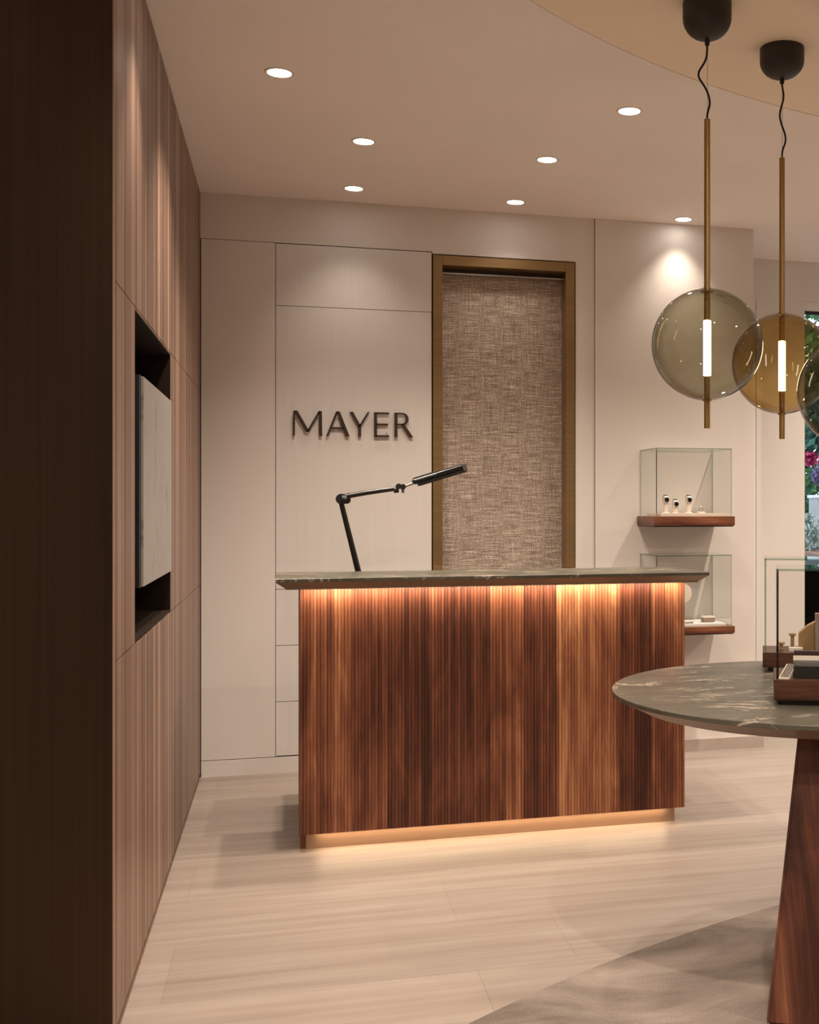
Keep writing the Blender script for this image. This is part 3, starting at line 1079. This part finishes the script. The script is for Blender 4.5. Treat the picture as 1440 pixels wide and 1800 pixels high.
# contents of the lower showcase
riser('thin pale green glass plate on the shelf of the lower showcase', 1.80, 2.165, 5.71, 5.95, .6805, .693, 'white', 'glass_riser', 'display riser')
def disc():
    t = thing('display_disc', 'round cream display disc standing in the lower showcase beside the counter end', 'display disc', (1.955, 5.80, .6935))
    bm = bmesh.new()
    tube(bm, [(0, -.006, .152), (0, .006, .152)], .052, 40)
    obj('disc', bm, M['cream'], t, True)
    obj('foot', BM((-.03, .03, -.03, .03, 0, .006), (-.004, .004, -.004, .004, .006, .104)), M['cream'], t)
disc()
def small_box():
    t = thing('jewellery_box', 'small taupe jewellery box in the lower showcase, near its right end', 'box', (2.098, 5.80, .6935))
    obj('box_body', BM((-.030, .030, -.022, .022, 0, .022), bev=.001), M['taupe'], t)
    obj('lid', BM((-.031, .031, -.023, .023, .0222, .030), bev=.001), M['cream'], t)
small_box()
def bracelet():
    bm = bmesh.new()
    pts = [(.022 * math.cos(a), .014 * math.sin(a), .004) for a in [2 * PI * i / 24 for i in range(25)]]
    tube(bm, pts, .0032, 6)
    o = obj('bracelet', bm, M['steel'], None, True, loc=(1.975, 5.745, .6935))
    tag(o, 'small metal bracelet lying on the plate of the lower showcase', 'bracelet')
bracelet()

# ------------------------------------------------------------------ table showcases
CA = -math.radians(22.5)
def tcase(loc, w, d, zb, zt, label):
    t = thing('table_showcase', label, 'showcase', (loc[0], loc[1], TZ + .0003), CA, 'showcases on the round table')
    b0 = .014
    obj('plinth', BM((.018, w - .018, .018, d - .014, 0, b0)), M['black'], t)
    obj('wooden_base', BM((0, w, 0, d, b0 + .0002, zb - TZ), bev=.0012), M['walnut_dark'], t)
    glass_box(t, .006, w - .006, .006, d - .006, zb - TZ + .0005, zt - TZ, .006)
    return t
cA = tcase((1.260, 2.960), .36, .24, .829, 1.128, 'glass topped wooden showcase on the round table, front one holding a black tray')
cB = tcase((1.478, 3.567), .34, .19, .8226, 1.127, 'glass topped wooden showcase on the round table, the rear one')
def incase(case, lx, ly, lz):
    m = Matrix.Translation(case.location) @ Matrix.Rotation(CA, 4, 'Z')
    return m @ Vector((lx, ly, lz))
def put(name, bm, m, label, cat, case, lx, ly, lz, smooth=False, rz=0.0):
    o = obj(name, bm, M[m], None, smooth, loc=incase(case, lx, ly, lz), rot=(0, 0, CA + rz))
    return tag(o, label, cat)
zA, zB = .829 - TZ + .0003, .8226 - TZ + .0003
# front case
t = thing('display_tray', 'black display tray with a pale rim in the front table showcase', 'tray', incase(cA, .055, .03, zA), CA)
obj('tray_body', BM((0, .28, 0, .12, 0, .034), bev=.002), M['black'], t)
obj('rim', BM((0, .28, .121, .127, 0, .046)), M['cream'], t)
put('display_board', BM((0, .27, 0, .025, 0, .058), bev=.001), 'maroon', 'dark maroon board behind the black tray in the front table showcase', 'display board', cA, .058, .165, zA)
def strap_stand():
    t = thing('watch_strap', 'pale woven watch strap at the left end of the front table showcase', 'watch strap', incase(cA, .012, .02, zA), CA - .25)
    bm = bmesh.new()
    for i in range(9):
        for j in range(3):
            x, y, z = .004 + j * .008, .004 + i * .010, .004 + i * .0028
            quadbox(bm, x, x + .0066, y, y + .0086, z, z + .003)
    obj('woven_links', bm, M['steel'], t)
    obj('wedge', bm_wedge(.028, .095, .028), M['cream'], t)
def bm_wedge(w, d, h):
    bm = bmesh.new()
    vs = [bm.verts.new(v) for v in ((0, 0, 0), (w, 0, 0), (w, d, 0), (0, d, 0), (0, 0, .002), (w, 0, .002), (w, d, h), (0, d, h))]
    for f in ((3, 2, 1, 0), (4, 5, 6, 7), (0, 1, 5, 4), (1, 2, 6, 5), (2, 3, 7, 6), (3, 0, 4, 7)):
        bm.faces.new([vs[i] for i in f])
    return bm
strap_stand()
# rear case
put('display_block', BM((0, .045, 0, .035, 0, .012), bev=.001), 'cream', 'small cream block on the floor of the rear table showcase', 'display block', cB, .085, .03, zB)
def peg(label, lx, ly, h, w, m='tan'):
    bm = bmesh.new()
    quadbox(bm, 0, w, 0, w, 0, h)
    quadbox(bm, -w * .5, w * 1.5, -w * .4, w * 1.4, h, h + .006)
    put('jewellery_peg', bm, m, label, 'jewellery stand', cB, lx, ly, zB)
peg('short tan jewellery peg in the rear table showcase', .055, .075, .018, .012)
peg('taller tan jewellery peg in the rear table showcase', .092, .090, .046, .012)
def cone():
    bm = bmesh.new()
    prism(bm, [(0, 0), (.065, 0), (.065, .100), (.030, .082), (0, .055)], 0, .05)
    put('bust', bm, 'tan', 'tan suede sloping display bust in the rear table showcase', 'display bust', cB, .118, .06, zB)
cone()
put('display_block', BM((0, .10, 0, .04, 0, .125), bev=.002), 'taupe', 'tall taupe block under the black watch in the rear table showcase', 'display block', cB, .170, .02, zB)
p = incase(cB, .210, .03, zB + .125 + .027)
watch('large black watch standing on the taupe block in the rear table showcase', p, CA, 1.25, 'black')

# ------------------------------------------------------------------ downlights
def downlight(x, y, label, zc=H, power=SPOT_W, size=125, aim=(0, 0, -1), blend=1.0):
    t = thing('recessed_downlight', label, 'ceiling light', (x, y, zc), group='recessed ceiling downlights')
    b = bmesh.new()
    lathe(b, [(.041, -.0005), (.041, -.0035), (.050, -.0025), (.051, -.0005)], 40, cap=False)
    obj('trim_ring', b, M['ringwhite'], t, True)
    b = bmesh.new()
    lathe(b, [(0, -.0008), (.0405, -.0008), (.0405, -.0022), (0, -.0022)], 40, cap=False)
    obj('lens', b, M['led'], t)
    spot(t, (0, 0, -.012), power, size, blend, WARM, aim)
    return t
downlight(-.030, 4.26, 'round recessed downlight nearest the wood wall, largest of the left ones', power=95, size=112)
downlight(.297, 4.97, 'round recessed downlight behind the one nearest the wood wall, above the desk lamp', power=95, size=112)
downlight(.297, 5.72, 'round recessed downlight close to the back wall, above the lettering', power=11, size=98)
downlight(1.076, 5.015, 'round recessed downlight above the middle of the reception counter', power=80, size=112)
downlight(1.076, 5.76, 'round recessed downlight close to the back wall, above the mesh screen', power=8, size=112)
downlight(1.243, 4.31, 'round recessed downlight left of the leftmost pendant cord')
downlight(1.985, 5.865, 'round recessed downlight washing the pier above the two wall showcases', power=15, size=90)
# unseen downlights: the veneer one is inferred, all others are added fill light
for i, (x, y, wz) in enumerate([(-.23, 3.47, 'by the veneer'), (2.6, 4.9, 'added fill right of the pendants'), (3.4, 5.9, 'added fill by the window'), (-1.0, 2.1, 'added fill in front of the bronze wall end'), (4.6, 5.2, 'added fill far right near the window')]):
    downlight(x, y, 'round recessed downlight added as fill out of the picture, ' + wz, power=[46, 140, 120, 12, 170][i], size=125 if i else 76)
for i, (x, y, wz) in enumerate([(1.1, 1.9, 'in front of the table'), (2.6, 1.9, 'right of the table'), (-.1, 1.3, 'left of the camera'), (-.3, -1.2, 'behind the camera'), (0.6, .4, 'above the camera'), (2.4, .2, 'in the middle of the disc'), (4.4, 1.6, 'right side of the disc'), (4.2, 3.2, 'far side of the disc')]):
    downlight(x, y, 'round recessed downlight added as fill out of the picture, ' + wz, zc=HD if math.hypot(x - 2.885, y - 1.075) < 3.2 else H, power=112, size=162)  # unseen lamps added to fill the room with ambient light

# ------------------------------------------------------------------ outdoors beyond the window
g = obj('paving', BM((2.0, 12, Y1 + .2, 16, -.08, -.005)), M['ground'])
tag(g, 'grey paving outside the window', 'ground', kind='structure')
def leaves(bm, c, r, n, size, flat=1.0, seed=1):
    rnd = random.Random(seed)
    for _ in range(n):
        while True:
            p = Vector((rnd.uniform(-1, 1), rnd.uniform(-1, 1), rnd.uniform(-1, 1)))
            if .35 < p.length < 1:
                break
        q = Vector((c[0] + p.x * r[0], c[1] + p.y * r[1], c[2] + p.z * r[2]))
        a = Vector((rnd.gauss(0, 1), rnd.gauss(0, 1), rnd.gauss(0, 1))).normalized()
        b = a.orthogonal().normalized()
        k = a.cross(b)
        s = size * rnd.uniform(.6, 1.3)
        v = [bm.verts.new(q + b * s), bm.verts.new(q + k * s * .45 + a * s * .15), bm.verts.new(q - b * s), bm.verts.new(q - k * s * .45 + a * s * .15)]
        bm.faces.new(v)
def plant(name, label, cat, loc, crown, r, n, size, mat, stem_h, seed, stem_r=.03, flower=None):
    t = thing(name, label, cat, loc)
    bm = bmesh.new()
    leaves(bm, crown, r, n, size, seed=seed)
    obj('foliage', bm, M[mat], t)
    bm = bmesh.new()
    tube(bm, [(0, 0, 0), (crown[0] * .4, crown[1] * .4, crown[2] * .5), (crown[0], crown[1], crown[2])], [stem_r, stem_r * .8, stem_r * .4], 8)
    obj('stem', bm, M['bark'], t)
    if flower:
        bm = bmesh.new()
        leaves(bm, flower[0], flower[1], 60, .04, seed=seed + 5)
        obj('blossom', bm, M[flower[2]], t)
    return t
plant('leafy_tree', 'leafy green tree seen through the top of the window', 'tree', (4.95, 11.3, -.005), (0, 0, 3.1), (1.4, .9, 1.2), 3400, .075, 'leaf', 2, 3, .08)
plant('evergreen_bush', 'tall dark green bush behind the flowers outside the window', 'bush', (4.75, 9.75, -.005), (0, 0, 1.40), (.75, .45, 1.35), 3600, .06, 'leaf_dark', 1, 4, .05)
plant('flowering_plant', 'plant with pink blossom outside the window', 'plant', (4.10, 8.98, -.005), (0, 0, 1.30), (.2, .2, .35), 420, .04, 'leaf', 1, 5, .02, ((-.01, -.12, 1.68), (.07, .05, .05), 'pink'))
def planter():
    t = thing('planter', 'tall grey concrete planter outside the window', 'planter', (4.12, 8.45, -.005))
    obj('box', BM((-.16, .16, -.16, .16, 0, 1.36), bev=.006), M['concrete'], t)
    obj('rim', BM((-.17, .17, -.17, .17, 1.361, 1.385), bev=.003), M['white'], t)
planter()
plant('flower_shrub', 'violet-grey flowering shrub on top of the concrete planter', 'shrub', (4.12, 8.45, 1.381), (0, 0, .15), (.20, .18, .12), 1300, .022, 'violet', .1, 6, .012)
plant('pale_shrub', 'pale silvery shrub beside the concrete planter', 'shrub', (3.80, 8.3, -.005), (0, 0, .95), (.13, .15, .30), 700, .035, 'leaf_pale', .7, 7, .015)
def cabinet_out():
    t = thing('outdoor_bar', 'dark bar counter with a wooden top just outside the window', 'bar counter', (4.2, 7.9, -.005))
    obj('top', BM((-.52, .8, -.2, .2, .925, .965), bev=.003), M['walnut_shelf'], t)
    obj('rail', BM((-.52, .8, -.20, -.17, .86, .885)), M['chrome'], t)
    obj('body', BM((-.50, .78, -.16, .18, 0, .924)), M['darkwood'], t)
cabinet_out()
